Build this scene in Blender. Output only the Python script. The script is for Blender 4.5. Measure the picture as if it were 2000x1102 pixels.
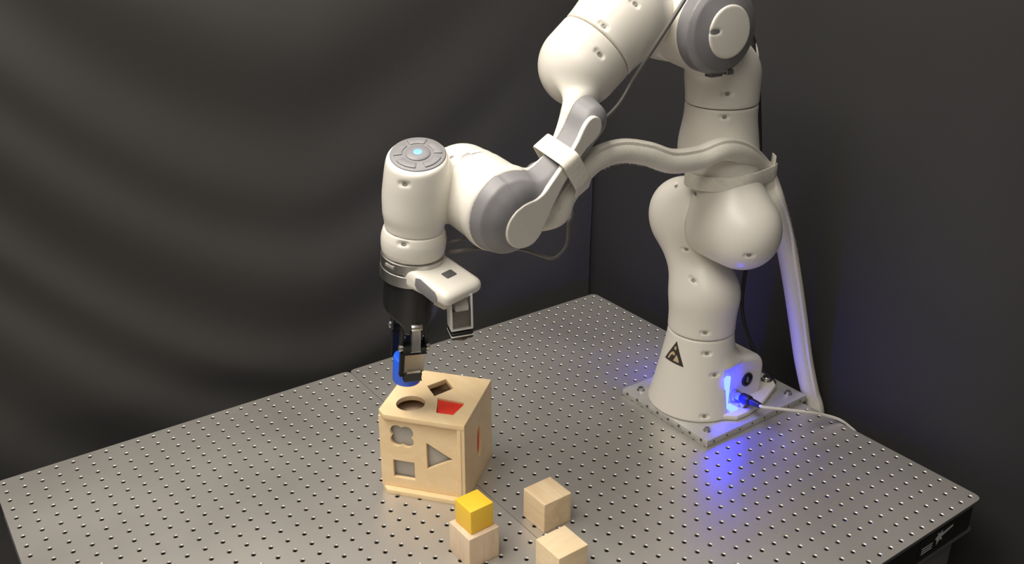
import bpy, bmesh, math, random
import numpy as np
from mathutils import Vector, Matrix

random.seed(7)
for o in list(bpy.data.objects):
    bpy.data.objects.remove(o, do_unlink=True)
S = bpy.context.scene
COL = S.collection
V3 = lambda *a: np.array(a, float)

# ------------------------------------------------------------------ camera
CAM_R = np.array([[0.582584, 0.812767, 0.002379], [0.332034, -0.235325, -0.913442], [-0.741855, 0.532946, -0.406963]])
CAM_C = V3(1.412774, -1.235640, 0.867046)
cam_d = bpy.data.cameras.new('camera')
cam_d.sensor_width = 36.0
cam_d.lens = 1830.95 / 2000 * 36.0
cam_d.clip_start = 0.05
cam = bpy.data.objects.new('camera', cam_d)
COL.objects.link(cam)
M = Matrix.Identity(4)
for i in range(3):
    M[i][0], M[i][1], M[i][2], M[i][3] = CAM_R[0, i], -CAM_R[1, i], -CAM_R[2, i], CAM_C[i]
cam.matrix_world = M
S.camera = cam

# ------------------------------------------------------------------ light
W = bpy.data.worlds.new('world')
S.world = W
W.use_nodes = True
W.node_tree.nodes['Background'].inputs['Color'].default_value = (1.0, 0.93, 0.84, 1)
W.node_tree.nodes['Background'].inputs['Strength'].default_value = 0.16


def area(name, loc, target, sx, sy, power, col):
    d = bpy.data.lights.new(name, 'AREA')
    d.shape = 'RECTANGLE'
    d.size, d.size_y, d.energy, d.color = sx, sy, power, col
    o = bpy.data.objects.new(name, d)
    COL.objects.link(o)
    o.location = loc
    o.rotation_euler = (Vector(target) - Vector(loc)).to_track_quat('-Z', 'Y').to_euler()
    return o


area('ceiling_and_fill_light', (0.22, -1.35, 1.95), (0.30, -1.15, 0), 1.4, 1.1, 55, (1.0, 0.935, 0.84))
area('ceiling_and_fill_light', (0.12, -0.25, 2.1), (0.30, -0.45, 0), 0.9, 0.6, 11, (1.0, 0.935, 0.84))
area('ceiling_and_fill_light', (1.8, -1.9, 2.2), (0.9, -0.9, 0.3), 1.4, 0.9, 19, (1.0, 0.935, 0.84))  # fill added behind the camera to lift the fronts, not a ceiling panel
S.view_settings.view_transform = 'Standard'
S.view_settings.look = 'None'
S.view_settings.exposure = 0.0
S.view_settings.gamma = 1.0
S.view_settings.use_curve_mapping = False


# ------------------------------------------------------------------ materials
def newmat(name, col=(.8, .8, .8), rough=.5, metal=0., **kw):
    m = bpy.data.materials.new(name)
    m.use_nodes = True
    b = m.node_tree.nodes['Principled BSDF']
    b.inputs['Base Color'].default_value = (*col, 1)
    b.inputs['Roughness'].default_value = rough
    b.inputs['Metallic'].default_value = metal
    for k, v in kw.items():
        b.inputs[k].default_value = v
    return m


def nn(m, t, **kw):
    n = m.node_tree.nodes.new(t)
    for k, v in kw.items():
        if k in n.inputs:
            n.inputs[k].default_value = v
        else:
            setattr(n, k, v)
    return n


def lk(m, a, b):
    m.node_tree.links.new(a, b)


def noise_colour(m, c1, c2, scale=(6, 6, 6), detail=4, lo=.35, hi=.65, coord='Object', rough=None, bump=0., nscale=1.0):
    b = m.node_tree.nodes['Principled BSDF']
    tc = nn(m, 'ShaderNodeTexCoord')
    mp = nn(m, 'ShaderNodeMapping')
    mp.inputs['Scale'].default_value = scale
    no = nn(m, 'ShaderNodeTexNoise', Scale=nscale, Detail=detail)
    cr = nn(m, 'ShaderNodeValToRGB')
    cr.color_ramp.elements[0].position, cr.color_ramp.elements[1].position = lo, hi
    cr.color_ramp.elements[0].color = (*c1, 1)
    cr.color_ramp.elements[1].color = (*c2, 1)
    lk(m, tc.outputs[coord], mp.inputs['Vector'])
    lk(m, mp.outputs['Vector'], no.inputs['Vector'])
    lk(m, no.outputs['Fac'], cr.inputs['Fac'])
    lk(m, cr.outputs['Color'], b.inputs['Base Color'])
    if rough:
        mr = nn(m, 'ShaderNodeMapRange')
        mr.inputs['To Min'].default_value, mr.inputs['To Max'].default_value = rough
        lk(m, no.outputs['Fac'], mr.inputs['Value'])
        lk(m, mr.outputs['Result'], b.inputs['Roughness'])
    if bump:
        bp = nn(m, 'ShaderNodeBump', Strength=bump, Distance=.002)
        lk(m, no.outputs['Fac'], bp.inputs['Height'])
        lk(m, bp.outputs['Normal'], b.inputs['Normal'])
    return m


m_white = newmat('white_plastic', (.80, .765, .69), .33)
noise_colour(m_white, (.75, .718, .65), (.77, .737, .668), (9, 9, 9), rough=(.30, .37))
m_cover = newmat('grey_plastic', (.205, .20, .21), .42)
noise_colour(m_cover, (.20, .195, .205), (.215, .21, .22), (40, 40, 40), rough=(.38, .46))
m_covdark = newmat('dark_grey_rubber', (.10, .098, .10), .55)
m_dark = newmat('dark_screw', (.34, .32, .28), .5, .2)
m_black = newmat('black_anodised', (.012, .012, .013), .33)
m_blackm = newmat('black_plastic', (.008, .008, .009), .5)
m_alu = newmat('aluminium', (.55, .54, .52), .35, .45)
noise_colour(m_alu, (.54, .53, .51), (.61, .60, .58), (40, 40, 40), rough=(.32, .42))
m_silver = newmat('brushed_silver', (.62, .61, .59), .32, 1.)
noise_colour(m_silver, (.52, .51, .49), (.66, .65, .63), (90, 90, 6), rough=(.26, .4))
m_tip = newmat('fingertip_steel', (.42, .37, .30), .42, .85)
m_rubber = newmat('grip_rubber', (.05, .047, .042), .75)
m_top = newmat('breadboard_steel', (.5, .49, .47), .42, .78)
noise_colour(m_top, (.57, .545, .51), (.64, .615, .58), (5, 5, 5), detail=6, lo=.3, hi=.7, rough=(.36, .47))
m_chamf = newmat('hole_chamfer_steel', (.56, .55, .52), .45, .85)
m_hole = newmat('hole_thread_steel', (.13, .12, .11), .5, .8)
m_rim = newmat('breadboard_rim_steel', (.34, .335, .33), .4, .85)
m_side = newmat('black_side_skin', (.012, .012, .012), .45)
m_leg = newmat('grey_support_steel', (.17, .168, .165), .5, .2)
m_floor = newmat('floor_vinyl', (.05, .048, .046), .6)
noise_colour(m_floor, (.045, .043, .041), (.06, .057, .053), (3, 3, 3))
m_blue = newmat('blue_paint', (.02, .135, .92), .38)
m_yellow = newmat('yellow_paint', (.88, .50, .02), .45)
noise_colour(m_yellow, (.92, .57, .035), (.95, .61, .045), (30, 30, 30))
m_red = newmat('red_paint', (.80, .035, .012), .5)
m_sheet = newmat('grey_lining', (.42, .40, .37), .6)
m_cable = newmat('black_cable', (.13, .122, .113), .34)
m_blackc = newmat('matt_black_cable', (.018, .017, .016), .45)
m_wcable = newmat('white_cable', (.66, .63, .58), .45)
m_tie = newmat('clear_cable_tie', (.75, .74, .72), .35)
m_clear = newmat('clear_plastic', (.95, .94, .92), .06, 0., **{'Transmission Weight': 1.0, 'IOR': 1.25, 'Alpha': 1.0})
m_board = newmat('sensor_grey', (.30, .28, .26), .35, .4)
m_lens = newmat('lens_ring', (.16, .11, .06), .25, .5)
m_glass = newmat('lens_glass', (.01, .01, .012), .08)
m_strap = newmat('white_strap', (.74, .71, .63), .75)
noise_colour(m_strap, (.70, .67, .59), (.77, .74, .66), (160, 160, 160), bump=.3)
m_sticker = newmat('black_sticker', (.035, .03, .025), .4)
m_stick2 = newmat('tan_sticker_print', (.55, .42, .27), .5)
m_print = newmat('white_print', (.62, .62, .62), .5)


def emis(name, col, s):
    m = newmat(name, col, .4)
    b = m.node_tree.nodes['Principled BSDF']
    b.inputs['Emission Color'].default_value = (*col, 1)
    b.inputs['Emission Strength'].default_value = s
    return m


m_led = emis('blue_led_strip', (.0050, .0085, 1.0), 85.)
m_ledhot = emis('blue_led_core', (.020, .034, 1.0), 30.)
m_ledbtn = emis('blue_button_light', (.07, .16, 1.0), 3.6)


def wood(name, c1, c2, scale, seed=0.):
    m = newmat(name, c1, .55)
    b = m.node_tree.nodes['Principled BSDF']
    tc = nn(m, 'ShaderNodeTexCoord')
    mp = nn(m, 'ShaderNodeMapping')
    mp.inputs['Scale'].default_value = scale
    mp.inputs['Location'].default_value = (seed, seed * .7, seed * 1.3)
    n1 = nn(m, 'ShaderNodeTexNoise', Scale=1.0, Detail=5.0, Distortion=.6)
    n2 = nn(m, 'ShaderNodeTexNoise', Scale=4.5, Detail=3.0)
    mx = nn(m, 'ShaderNodeMath', operation='ADD')
    ml = nn(m, 'ShaderNodeMath', operation='MULTIPLY')
    ml.inputs[1].default_value = .35
    cr = nn(m, 'ShaderNodeValToRGB')
    cr.color_ramp.elements[0].position, cr.color_ramp.elements[1].position = .5, .85
    cr.color_ramp.elements[0].color = (*c1, 1)
    cr.color_ramp.elements[1].color = (*c2, 1)
    lk(m, tc.outputs['Object'], mp.inputs['Vector'])
    lk(m, mp.outputs['Vector'], n1.inputs['Vector'])
    lk(m, mp.outputs['Vector'], n2.inputs['Vector'])
    lk(m, n2.outputs['Fac'], ml.inputs[0])
    lk(m, n1.outputs['Fac'], mx.inputs[0])
    lk(m, ml.outputs[0], mx.inputs[1])
    lk(m, mx.outputs[0], cr.inputs['Fac'])
    lk(m, cr.outputs['Color'], b.inputs['Base Color'])
    bp = nn(m, 'ShaderNodeBump', Strength=.12, Distance=.001)
    lk(m, mx.outputs[0], bp.inputs['Height'])
    lk(m, bp.outputs['Normal'], b.inputs['Normal'])
    return m


m_ply = wood('plywood', (.80, .595, .33), (.85, .655, .40), (5, 45, 45), 1.)
m_beech = wood('beech_wood', (.70, .52, .31), (.80, .63, .41), (9, 70, 70), 2.)
m_beech2 = wood('beech_wood_upright', (.66, .50, .35), (.77, .61, .44), (60, 60, 9), 5.)
m_beech3 = wood('pale_beech_wood', (.74, .57, .35), (.83, .67, .45), (30, 9, 60), 8.)

m_cloth = newmat('black_cloth', (.045, .042, .039), .85)
b_ = m_cloth.node_tree.nodes['Principled BSDF']
b_.inputs['Sheen Weight'].default_value = .25
b_.inputs['Sheen Roughness'].default_value = .5
noise_colour(m_cloth, (.030, .0285, .0275), (.037, .035, .0325), (2, 2, 2))

m_cloth2 = newmat('smooth_black_cloth', (.02, .02, .022), .9)
noise_colour(m_cloth2, (.0205, .0200, .0205), (.0250, .0242, .0240), (2, 2, 2))
m_sleeve = newmat('braided_sleeve', (.76, .73, .65), .7)
b_ = m_sleeve.node_tree.nodes['Principled BSDF']
uv = nn(m_sleeve, 'ShaderNodeUVMap')
sep = nn(m_sleeve, 'ShaderNodeSeparateXYZ')
lk(m_sleeve, uv.outputs['UV'], sep.inputs['Vector'])
outs = []
for sg in (1, -1):
    a = nn(m_sleeve, 'ShaderNodeMath', operation='MULTIPLY')
    a.inputs[1].default_value = 1400.
    lk(m_sleeve, sep.outputs['X'], a.inputs[0])
    c = nn(m_sleeve, 'ShaderNodeMath', operation='MULTIPLY')
    c.inputs[1].default_value = sg * 2 * math.pi * 30
    lk(m_sleeve, sep.outputs['Y'], c.inputs[0])
    d = nn(m_sleeve, 'ShaderNodeMath', operation='ADD')
    lk(m_sleeve, a.outputs[0], d.inputs[0])
    lk(m_sleeve, c.outputs[0], d.inputs[1])
    e = nn(m_sleeve, 'ShaderNodeMath', operation='SINE')
    lk(m_sleeve, d.outputs[0], e.inputs[0])
    outs.append(e)
mm = nn(m_sleeve, 'ShaderNodeMath', operation='MAXIMUM')
lk(m_sleeve, outs[0].outputs[0], mm.inputs[0])
lk(m_sleeve, outs[1].outputs[0], mm.inputs[1])
bp = nn(m_sleeve, 'ShaderNodeBump', Strength=.2, Distance=.0012)
lk(m_sleeve, mm.outputs[0], bp.inputs['Height'])
lk(m_sleeve, bp.outputs['Normal'], b_.inputs['Normal'])

# ------------------------------------------------------------------ object helpers
ORG = {}


def thing(name, label, cat, loc, group=None):
    o = bpy.data.objects.new(name, None)
    o.empty_display_size = .05
    COL.objects.link(o)
    o.location = [float(v) for v in loc]
    ORG[o.name] = np.array(loc, float)
    o['label'], o['category'] = label, cat
    if group:
        o['group'] = group
    return o


def tag(o, label, cat, group=None):
    o['label'], o['category'] = label, cat
    if group:
        o['group'] = group
    return o


def obj(name, verts, faces, mat, parent=None, smooth=False, org=None, mats=None, midx=None, uvs=None, label=None, auto=None):
    """verts in world space; mesh stored relative to the parent's (or its own) origin"""
    verts = np.asarray(verts, float)
    if parent is not None:
        og = ORG[parent.name]
        loc = (0, 0, 0)
    else:
        if org is None:
            lo, hi = verts.min(0), verts.max(0)
            org = V3((lo[0] + hi[0]) / 2, (lo[1] + hi[1]) / 2, lo[2])
        og = np.array(org, float)
        loc = tuple(og)
    me = bpy.data.meshes.new(name)
    if isinstance(faces, np.ndarray):
        n, k = faces.shape
        me.vertices.add(len(verts))
        me.vertices.foreach_set('co', (verts - og).astype(np.float32).ravel())
        me.loops.add(n * k)
        me.loops.foreach_set('vertex_index', faces.astype(np.int32).ravel())
        me.polygons.add(n)
        me.polygons.foreach_set('loop_start', np.arange(0, n * k, k, dtype=np.int32))
        me.polygons.foreach_set('loop_total', np.full(n, k, np.int32))
        me.update(calc_edges=True)
    else:
        me.from_pydata([tuple(v) for v in (verts - og)], [], faces)
        me.update()
    for mt in (mats or [mat]):
        me.materials.append(mt)
    if midx is not None:
        me.polygons.foreach_set('material_index', np.asarray(midx, np.int32))
    if uvs is not None:
        ul = me.uv_layers.new(name='UVMap')
        ul.data.foreach_set('uv', np.asarray(uvs, np.float32).ravel())
    if smooth:
        me.polygons.foreach_set('use_smooth', np.ones(len(me.polygons), bool))
    if auto is not None:
        me.polygons.foreach_set('use_smooth', np.ones(len(me.polygons), bool))
        me.set_sharp_from_angle(angle=math.radians(auto))
    o = bpy.data.objects.new(name, me)
    COL.objects.link(o)
    o.location = loc
    if parent is not None:
        o.parent = parent
    ORG[o.name] = og
    if label:
        o['label'] = label
    return o


def bmobj(name, bm, mat, parent=None, auto=35, org=None, label=None, mats=None):
    bm.normal_update()
    bm.verts.ensure_lookup_table()
    bm.verts.index_update()
    v = [tuple(x.co) for x in bm.verts]
    f = [[q.index for q in p.verts] for p in bm.faces]
    mi = [p.material_index for p in bm.faces]
    bm.free()
    return obj(name, v, f, mat, parent, org=org, auto=auto, label=label, mats=mats, midx=mi)


def frame(ax):
    z = np.array(ax, float)
    z = z / np.linalg.norm(z)
    h = V3(0, 0, 1) if abs(z[2]) < .9 else V3(1, 0, 0)
    x = np.cross(h, z)
    x /= np.linalg.norm(x)
    return x, np.cross(z, x), z


def bevel(bm, w, seg=2, angle=40):
    es = [e for e in bm.edges if len(e.link_faces) == 2 and e.calc_face_angle(0) > math.radians(angle)]
    if es and w:
        bmesh.ops.bevel(bm, geom=es, offset=w, segments=seg, profile=.5, affect='EDGES')


def box_bm(c, half, axes=None, bev=.001, seg=2):
    """oriented box, centre c, half sizes, axes = 3 unit vectors"""
    ax = [V3(1, 0, 0), V3(0, 1, 0), V3(0, 0, 1)] if axes is None else [np.array(a, float) for a in axes]
    bm = bmesh.new()
    r = bmesh.ops.create_cube(bm, size=2.0)
    for v in bm.verts:
        p = np.array(c, float) + sum(v.co[k] * half[k] * ax[k] for k in range(3))
        v.co = p
    if np.linalg.det(np.array(ax)) < 0:
        bmesh.ops.reverse_faces(bm, faces=bm.faces)
    bevel(bm, bev, seg)
    return bm


def lathe_bm(c, axis, prof, n=32, xref=None):
    """prof: list of (r, h) along axis from c, closed on the axis at the ends"""
    x, y, z = frame(axis)
    c = np.array(c, float)
    bm = bmesh.new()
    rings = []
    for r, h in prof:
        rings.append([bm.verts.new(c + z * h + r * (math.cos(2 * math.pi * k / n) * x + math.sin(2 * math.pi * k / n) * y)) for k in range(n)])
    for a, b in zip(rings, rings[1:]):
        for k in range(n):
            bm.faces.new((a[k], a[(k + 1) % n], b[(k + 1) % n], b[k]))
    bm.faces.new(rings[0][::-1])
    bm.faces.new(rings[-1])
    bmesh.ops.recalc_face_normals(bm, faces=bm.faces)
    return bm


def prism_bm(poly, thick, o, ax, ay, az, bev=0., seg=2):
    """poly 2D in (ax, ay) from o, extruded by thick along az"""
    o, ax, ay, az = [np.array(q, float) for q in (o, ax, ay, az)]
    bm = bmesh.new()
    lo = [bm.verts.new(o + p[0] * ax + p[1] * ay) for p in poly]
    hi = [bm.verts.new(o + p[0] * ax + p[1] * ay + thick * az) for p in poly]
    n = len(poly)
    bm.faces.new(lo[::-1])
    bm.faces.new(hi)
    for k in range(n):
        bm.faces.new((lo[k], lo[(k + 1) % n], hi[(k + 1) % n], hi[k]))
    bmesh.ops.recalc_face_normals(bm, faces=bm.faces)
    if bev:
        bevel(bm, bev, seg)
    return bm


def catmull(pts, n=12):
    pts = [np.array(p, float) for p in pts]
    P = [2 * pts[0] - pts[1]] + pts + [2 * pts[-1] - pts[-2]]
    out = []
    for i in range(1, len(P) - 2):
        a, b, c, d = P[i - 1:i + 3]
        for k in range(n):
            t = k / n
            out.append(.5 * (2 * b + (c - a) * t + (2 * a - 5 * b + 4 * c - d) * t * t + (3 * b - a - 3 * c + d) * t ** 3))
    out.append(pts[-1])
    return np.array(out)


def tube(name, pts, r, mat, parent=None, sides=12, n=12, section=None, up0=None, label=None, rfun=None, smooth=True, auto=None, fixed=None):
    """swept tube with UVs (u metres along, v around); section: list of unit (x, y) for the cross-section"""
    c = catmull(pts, n)
    m = len(c)
    t = np.gradient(c, axis=0)
    t /= np.linalg.norm(t, axis=1)[:, None]
    u = np.array(up0, float) if up0 is not None else frame(t[0])[0]
    sec = section or [(math.cos(2 * math.pi * k / sides), math.sin(2 * math.pi * k / sides)) for k in range(sides)]
    k = len(sec)
    L = np.r_[0, np.cumsum(np.linalg.norm(np.diff(c, axis=0), axis=1))]
    V = []
    for i in range(m):
        if fixed is not None:
            u = np.array(fixed, float)
        u = u - t[i] * (u @ t[i])
        u /= np.linalg.norm(u)
        w = np.cross(t[i], u)
        rr = r if rfun is None else r * rfun(L[i] / L[-1])
        for x, y in sec:
            V.append(c[i] + rr * (x * u + y * w))
    F, UV = [], []
    for i in range(m - 1):
        for j in range(k):
            j2 = (j + 1) % k
            F.append((i * k + j, i * k + j2, (i + 1) * k + j2, (i + 1) * k + j))
            UV += [(L[i], j / k), (L[i], (j + 1) / k), (L[i + 1], (j + 1) / k), (L[i + 1], j / k)]
    F = [list(f) for f in F]
    F.append(list(range(k))[::-1])
    F.append(list(range((m - 1) * k, m * k)))
    UV += [(0, 0)] * (2 * k)
    return obj(name, V, F, mat, parent, smooth=smooth, uvs=UV, label=label, auto=auto)


# ------------------------------------------------------------------ signed distance modelling
def lerp(a, b, h):
    return a + (b - a) * h


def smin(a, b, k):
    h = np.clip(.5 + .5 * (b - a) / k, 0, 1)
    return lerp(b, a, h) - k * h * (1 - h)


def smax(a, b, k):
    return -smin(-a, -b, k)


def s_cap(p, a, b, ra, rb=None):
    a, b = np.array(a, np.float32), np.array(b, np.float32)
    rb = ra if rb is None else rb
    ba = b - a
    pa = p - a
    h = np.clip(pa @ ba / (ba @ ba), 0, 1)
    return np.linalg.norm(pa - h[:, None] * ba, axis=1) - lerp(ra, rb, h)


def s_cyl(p, a, b, r, rnd=.004):
    a, b = np.array(a, np.float32), np.array(b, np.float32)
    L = np.linalg.norm(b - a)
    ax = (b - a) / L
    q = p - a
    h = q @ ax
    rho = np.linalg.norm(q - h[:, None] * ax, axis=1)
    dx = rho - (r - rnd)
    dy = np.abs(h - L / 2) - (L / 2 - rnd)
    return np.minimum(np.maximum(dx, dy), 0) + np.hypot(np.maximum(dx, 0), np.maximum(dy, 0)) - rnd


def s_rev(p, o, ax, zs, rs, z0, z1, rnd=.003):
    ax = np.array(ax, np.float32)
    q = p - np.array(o, np.float32)
    h = q @ ax
    rho = np.linalg.norm(q - h[:, None] * ax, axis=1)
    zz = np.linspace(zs[0], zs[-1], 200)
    rr = np.interp(zz, zs, rs)
    ker = np.ones(21) / 21
    rr = np.convolve(np.pad(rr, 10, mode='edge'), ker, 'valid')
    d1 = rho - np.interp(h, zz, rr)
    d2 = np.maximum(z0 - h, h - z1)
    return smax(d1, d2, rnd)


def s_box(p, o, axes, half, rnd=.003):
    q = p - np.array(o, np.float32)
    d = [np.abs(q @ np.array(a, np.float32)) - (hh - rnd) for a, hh in zip(axes, half)]
    out = sum(np.maximum(x, 0) ** 2 for x in d) ** .5
    return out + np.minimum(np.maximum(np.maximum(d[0], d[1]), d[2]), 0) - rnd


def chain2(s, w, pts, k=.012):
    d = None
    for (s0, w0, r0), (s1, w1, r1) in zip(pts, pts[1:]):
        bs, bw = s1 - s0, w1 - w0
        h = np.clip(((s - s0) * bs + (w - w0) * bw) / (bs * bs + bw * bw), 0, 1)
        x = np.hypot(s - s0 - h * bs, w - w0 - h * bw) - lerp(r0, r1, h)
        d = x if d is None else smin(d, x, k)
    return d


def grad(f, p, e=4e-4):
    g = np.empty_like(p)
    for k in range(3):
        q = p.copy()
        q[:, k] += e
        r = p.copy()
        r[:, k] -= e
        g[:, k] = (f(q) - f(r)) / (2 * e)
    return g


def project(f, p, it=3, off=0.):
    for _ in range(it):
        g = grad(f, p)
        d = f(p) - off
        p = p - (d / np.maximum((g * g).sum(1), .05))[:, None] * g
    return p


def surface_net(f, lo, hi, h):
    lo, hi = np.array(lo, float) - 2 * h, np.array(hi, float) + 2 * h
    n = np.ceil((hi - lo) / h).astype(int) + 1
    ax = [(lo[k] + h * np.arange(n[k])).astype(np.float32) for k in range(3)]
    D = np.empty(n, np.float32)
    yy, zz = np.meshgrid(ax[1], ax[2], indexing='ij')
    step = max(1, 400000 // (n[1] * n[2]))
    for i in range(0, n[0], step):
        xs = ax[0][i:i + step]
        P = np.empty((len(xs), n[1] * n[2], 3), np.float32)
        P[:, :, 0] = xs[:, None]
        P[:, :, 1] = yy.ravel()
        P[:, :, 2] = zz.ravel()
        D[i:i + len(xs)] = f(P.reshape(-1, 3)).reshape(len(xs), n[1], n[2])
    I = D < 0
    cnt = np.zeros(n - 1, np.int8)
    for dx in (0, 1):
        for dy in (0, 1):
            for dz in (0, 1):
                cnt += I[dx:n[0] - 1 + dx, dy:n[1] - 1 + dy, dz:n[2] - 1 + dz]
    act = (cnt > 0) & (cnt < 8)
    c = np.argwhere(act)
    idx = -np.ones(n - 1, np.int32)
    idx[act] = np.arange(len(c))
    acc = np.zeros((len(c), 3))
    num = np.zeros(len(c))
    cor = [(x, y, z) for x in (0, 1) for y in (0, 1) for z in (0, 1)]
    for a in cor:
        for k in range(3):
            if a[k] == 0:
                b = list(a)
                b[k] = 1
                va = D[c[:, 0] + a[0], c[:, 1] + a[1], c[:, 2] + a[2]]
                vb = D[c[:, 0] + b[0], c[:, 1] + b[1], c[:, 2] + b[2]]
                m = (va < 0) != (vb < 0)
                t = np.where(m, va / np.where(m, va - vb, 1), 0)
                pt = np.tile(np.array(a, float), (len(c), 1))
                pt[:, k] += t
                acc[m] += pt[m]
                num[m] += 1
    P = lo + h * (c + acc / num[:, None])
    quads = []
    for k in range(3):
        a, b = (k + 1) % 3, (k + 2) % 3
        sl0 = [slice(1, -1)] * 3
        sl1 = [slice(1, -1)] * 3
        sl0[k], sl1[k] = slice(0, -1), slice(1, None)
        A, B = I[tuple(sl0)], I[tuple(sl1)]
        e = np.argwhere(A != B)
        inside = A[tuple(e.T)]
        e = e + 1
        e[:, k] -= 1
        def g(da, db):
            q = e.copy()
            q[:, a] -= da
            q[:, b] -= db
            return idx[q[:, 0], q[:, 1], q[:, 2]]
        q = np.stack([g(1, 1), g(0, 1), g(0, 0), g(1, 0)], 1)
        q[~inside] = q[~inside][:, ::-1]
        quads.append(q)
    Q = np.concatenate(quads)
    Q = Q[(Q >= 0).all(1)]
    P = P.astype(np.float32)
    P2 = project(f, P, 2)
    mv = np.linalg.norm(P2 - P, axis=1)
    P = np.where((mv < 1.2 * h)[:, None], P2, P)
    return P.astype(float), Q


def sdf_obj(name, f, lo, hi, h, mat, parent=None, label=None, org=None):
    P, Q = surface_net(f, lo, hi, h)
    return obj(name, P, Q, mat, parent, smooth=True, label=label, org=org)


def bounds(pts, pad):
    pts = np.array(pts)
    return pts.min(0) - pad, pts.max(0) + pad

# ------------------------------------------------------------------ setting
bm = box_bm((1.2, -1.2, -.79), (3.2, 3.2, .02), bev=0)
fl = bmobj('floor', bm, m_floor)
fl['kind'] = 'structure'
for nm, c, h in (('wall_left', (-.45, -1.6, .92), (.02, 2.6, 1.72)), ('wall_back', (1.3, .55, .92), (2.2, .02, 1.72))):
    bmobj(nm, box_bm(c, h, bev=0), m_floor)['kind'] = 'structure'


def curtain(name, label, o, ax, L, z0, z1, disp, nu, nv, thick=.004, mat=None):
    o, ax = V3(*o), V3(*ax)
    nrm = np.cross(ax, V3(0, 0, 1))
    u = np.linspace(0, L, nu)
    z = np.linspace(z0, z1, nv)
    U, Z = np.meshgrid(u, z, indexing='ij')
    Dp = disp(U, Z)
    P = o + U[..., None] * ax + Z[..., None] * V3(0, 0, 1) + Dp[..., None] * nrm
    P2 = P - thick * nrm
    V = np.concatenate([P.reshape(-1, 3), P2.reshape(-1, 3)])
    i, j = np.meshgrid(np.arange(nu - 1), np.arange(nv - 1), indexing='ij')
    a = (i * nv + j).ravel()
    q = np.stack([a, a + nv, a + nv + 1, a + 1], 1)
    N = nu * nv
    q2 = q[:, ::-1] + N
    edge = []
    ring = [k * nv for k in range(nu)] + [(nu - 1) * nv + k for k in range(1, nv)] + [k * nv + nv - 1 for k in range(nu - 2, -1, -1)] + [k for k in range(nv - 2, 0, -1)]
    r = np.array(ring)
    r2 = np.roll(r, -1)
    edge = np.stack([r, r + N, r2 + N, r2], 1)
    return tag(obj(name, V, np.concatenate([q, q2, edge]), mat or m_cloth, smooth=True), label, 'curtain')


def gs(x, c, w):
    return np.exp(-((x - c) / w) ** 2)


def swag(U, Z):
    # U runs from the back corner towards the camera's left; cloth hangs in nested U-shaped swags
    c = .66
    x = U - c
    v = Z - .75 * np.abs(x) ** 1.55 * np.where(x > 0, 1.35, 1.0)       # level sets are hanging curves
    v = v + .022 * np.sin(6 * U + 1.3) + .03 * np.sin(3.1 * U - 2 * Z)
    d = np.zeros_like(U)
    for vc, wd, am in [(-.62, .10, .03), (-.34, .085, .022), (-.10, .06, .016), (.06, .07, .026), (.26, .055, .015), (.45, .09, .028), (.72, .08, .022), (1.0, .1, .03)]:
        d += 1.15 * am * gs(v, vc, wd) * (.75 + .25 * np.sin(2.3 * U + 7 * vc))
    d *= np.clip((U - .15) / .4, .10, 1)
    d += .006 * np.sin(5.3 * U + .8 * Z) * np.clip(1 - U, 0.2, 1)
    d += .002 * np.sin(11 * U - 6 * Z) * np.clip(U, 0, 1)
    d += .02 * gs(U, 0.0, .05)
    return d


curtain('curtain', 'large black cloth curtain sagging in U-shaped folds behind the left table edge', (-.10, .085, 0), (0, -1, 0), 2.5, -.76, 1.5, swag, 260, 240)


def flat_fold(U, Z):
    d = .012 * np.sin(5.2 * U + .5 + .5 * Z) + .006 * np.sin(11 * U - 1.2 * Z) + .004 * np.sin(21 * U + 2 * Z)
    return d * np.clip(U / .3, .15, 1)


curtain('curtain', 'smoother black cloth curtain hanging behind the robot arm on the right', (2.35, .09, 0), (-1, 0, 0), 2.62, -.76, 1.5, lambda U, Z: flat_fold(2.62 - U, Z), 220, 60, mat=m_cloth2)

# ------------------------------------------------------------------ the two perforated optical tables
PITCH = .025
NX, NY, RC = 36, 24, .011


def board_top():
    """600 x 900 mm perforated sheet, every hole a real chamfered hole; local origin at the back corner, z=0 top"""
    V, F, MI = [], [], []
    key = {}

    def vid(p):
        k = (round(p[0], 6), round(p[1], 6), round(p[2], 6))
        if k not in key:
            key[k] = len(V)
            V.append(p)
        return key[k]
    LX, LY = NX * PITCH, NY * PITCH

    def rc(x, y):
        cx = min(max(x, RC), LX - RC)
        cy = min(max(y, RC), LY - RC)
        dx, dy = x - cx, y - cy
        if dx and dy:
            m = math.hypot(dx, dy)
            if m > RC:
                return cx + dx * RC / m, cy + dy * RC / m
        return x, y
    sq = [(1, 0), (1, .5), (1, 1), (.5, 1), (0, 1), (-.5, 1), (-1, 1), (-1, .5), (-1, 0), (-1, -.5), (-1, -1), (-.5, -1), (0, -1), (.5, -1), (1, -1), (1, -.5)]
    n = 16
    for i in range(NX):
        for j in range(NY):
            cx, cy = (i + .5) * PITCH, (j + .5) * PITCH
            A = [vid((*rc(cx + sx * PITCH / 2, cy + sy * PITCH / 2), 0.)) for sx, sy in sq]
            rings = []
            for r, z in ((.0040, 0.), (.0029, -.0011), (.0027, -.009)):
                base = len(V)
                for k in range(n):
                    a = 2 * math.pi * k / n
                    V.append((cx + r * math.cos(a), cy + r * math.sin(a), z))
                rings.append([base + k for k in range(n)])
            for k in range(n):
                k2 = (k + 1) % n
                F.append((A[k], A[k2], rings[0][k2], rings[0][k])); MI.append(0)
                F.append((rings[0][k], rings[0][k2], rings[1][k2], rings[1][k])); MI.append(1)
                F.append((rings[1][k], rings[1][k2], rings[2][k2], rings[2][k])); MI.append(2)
            F.append(tuple(rings[2])); MI.append(2)
    return np.array(V), F, MI


TV, TF, TM = board_top()


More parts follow.
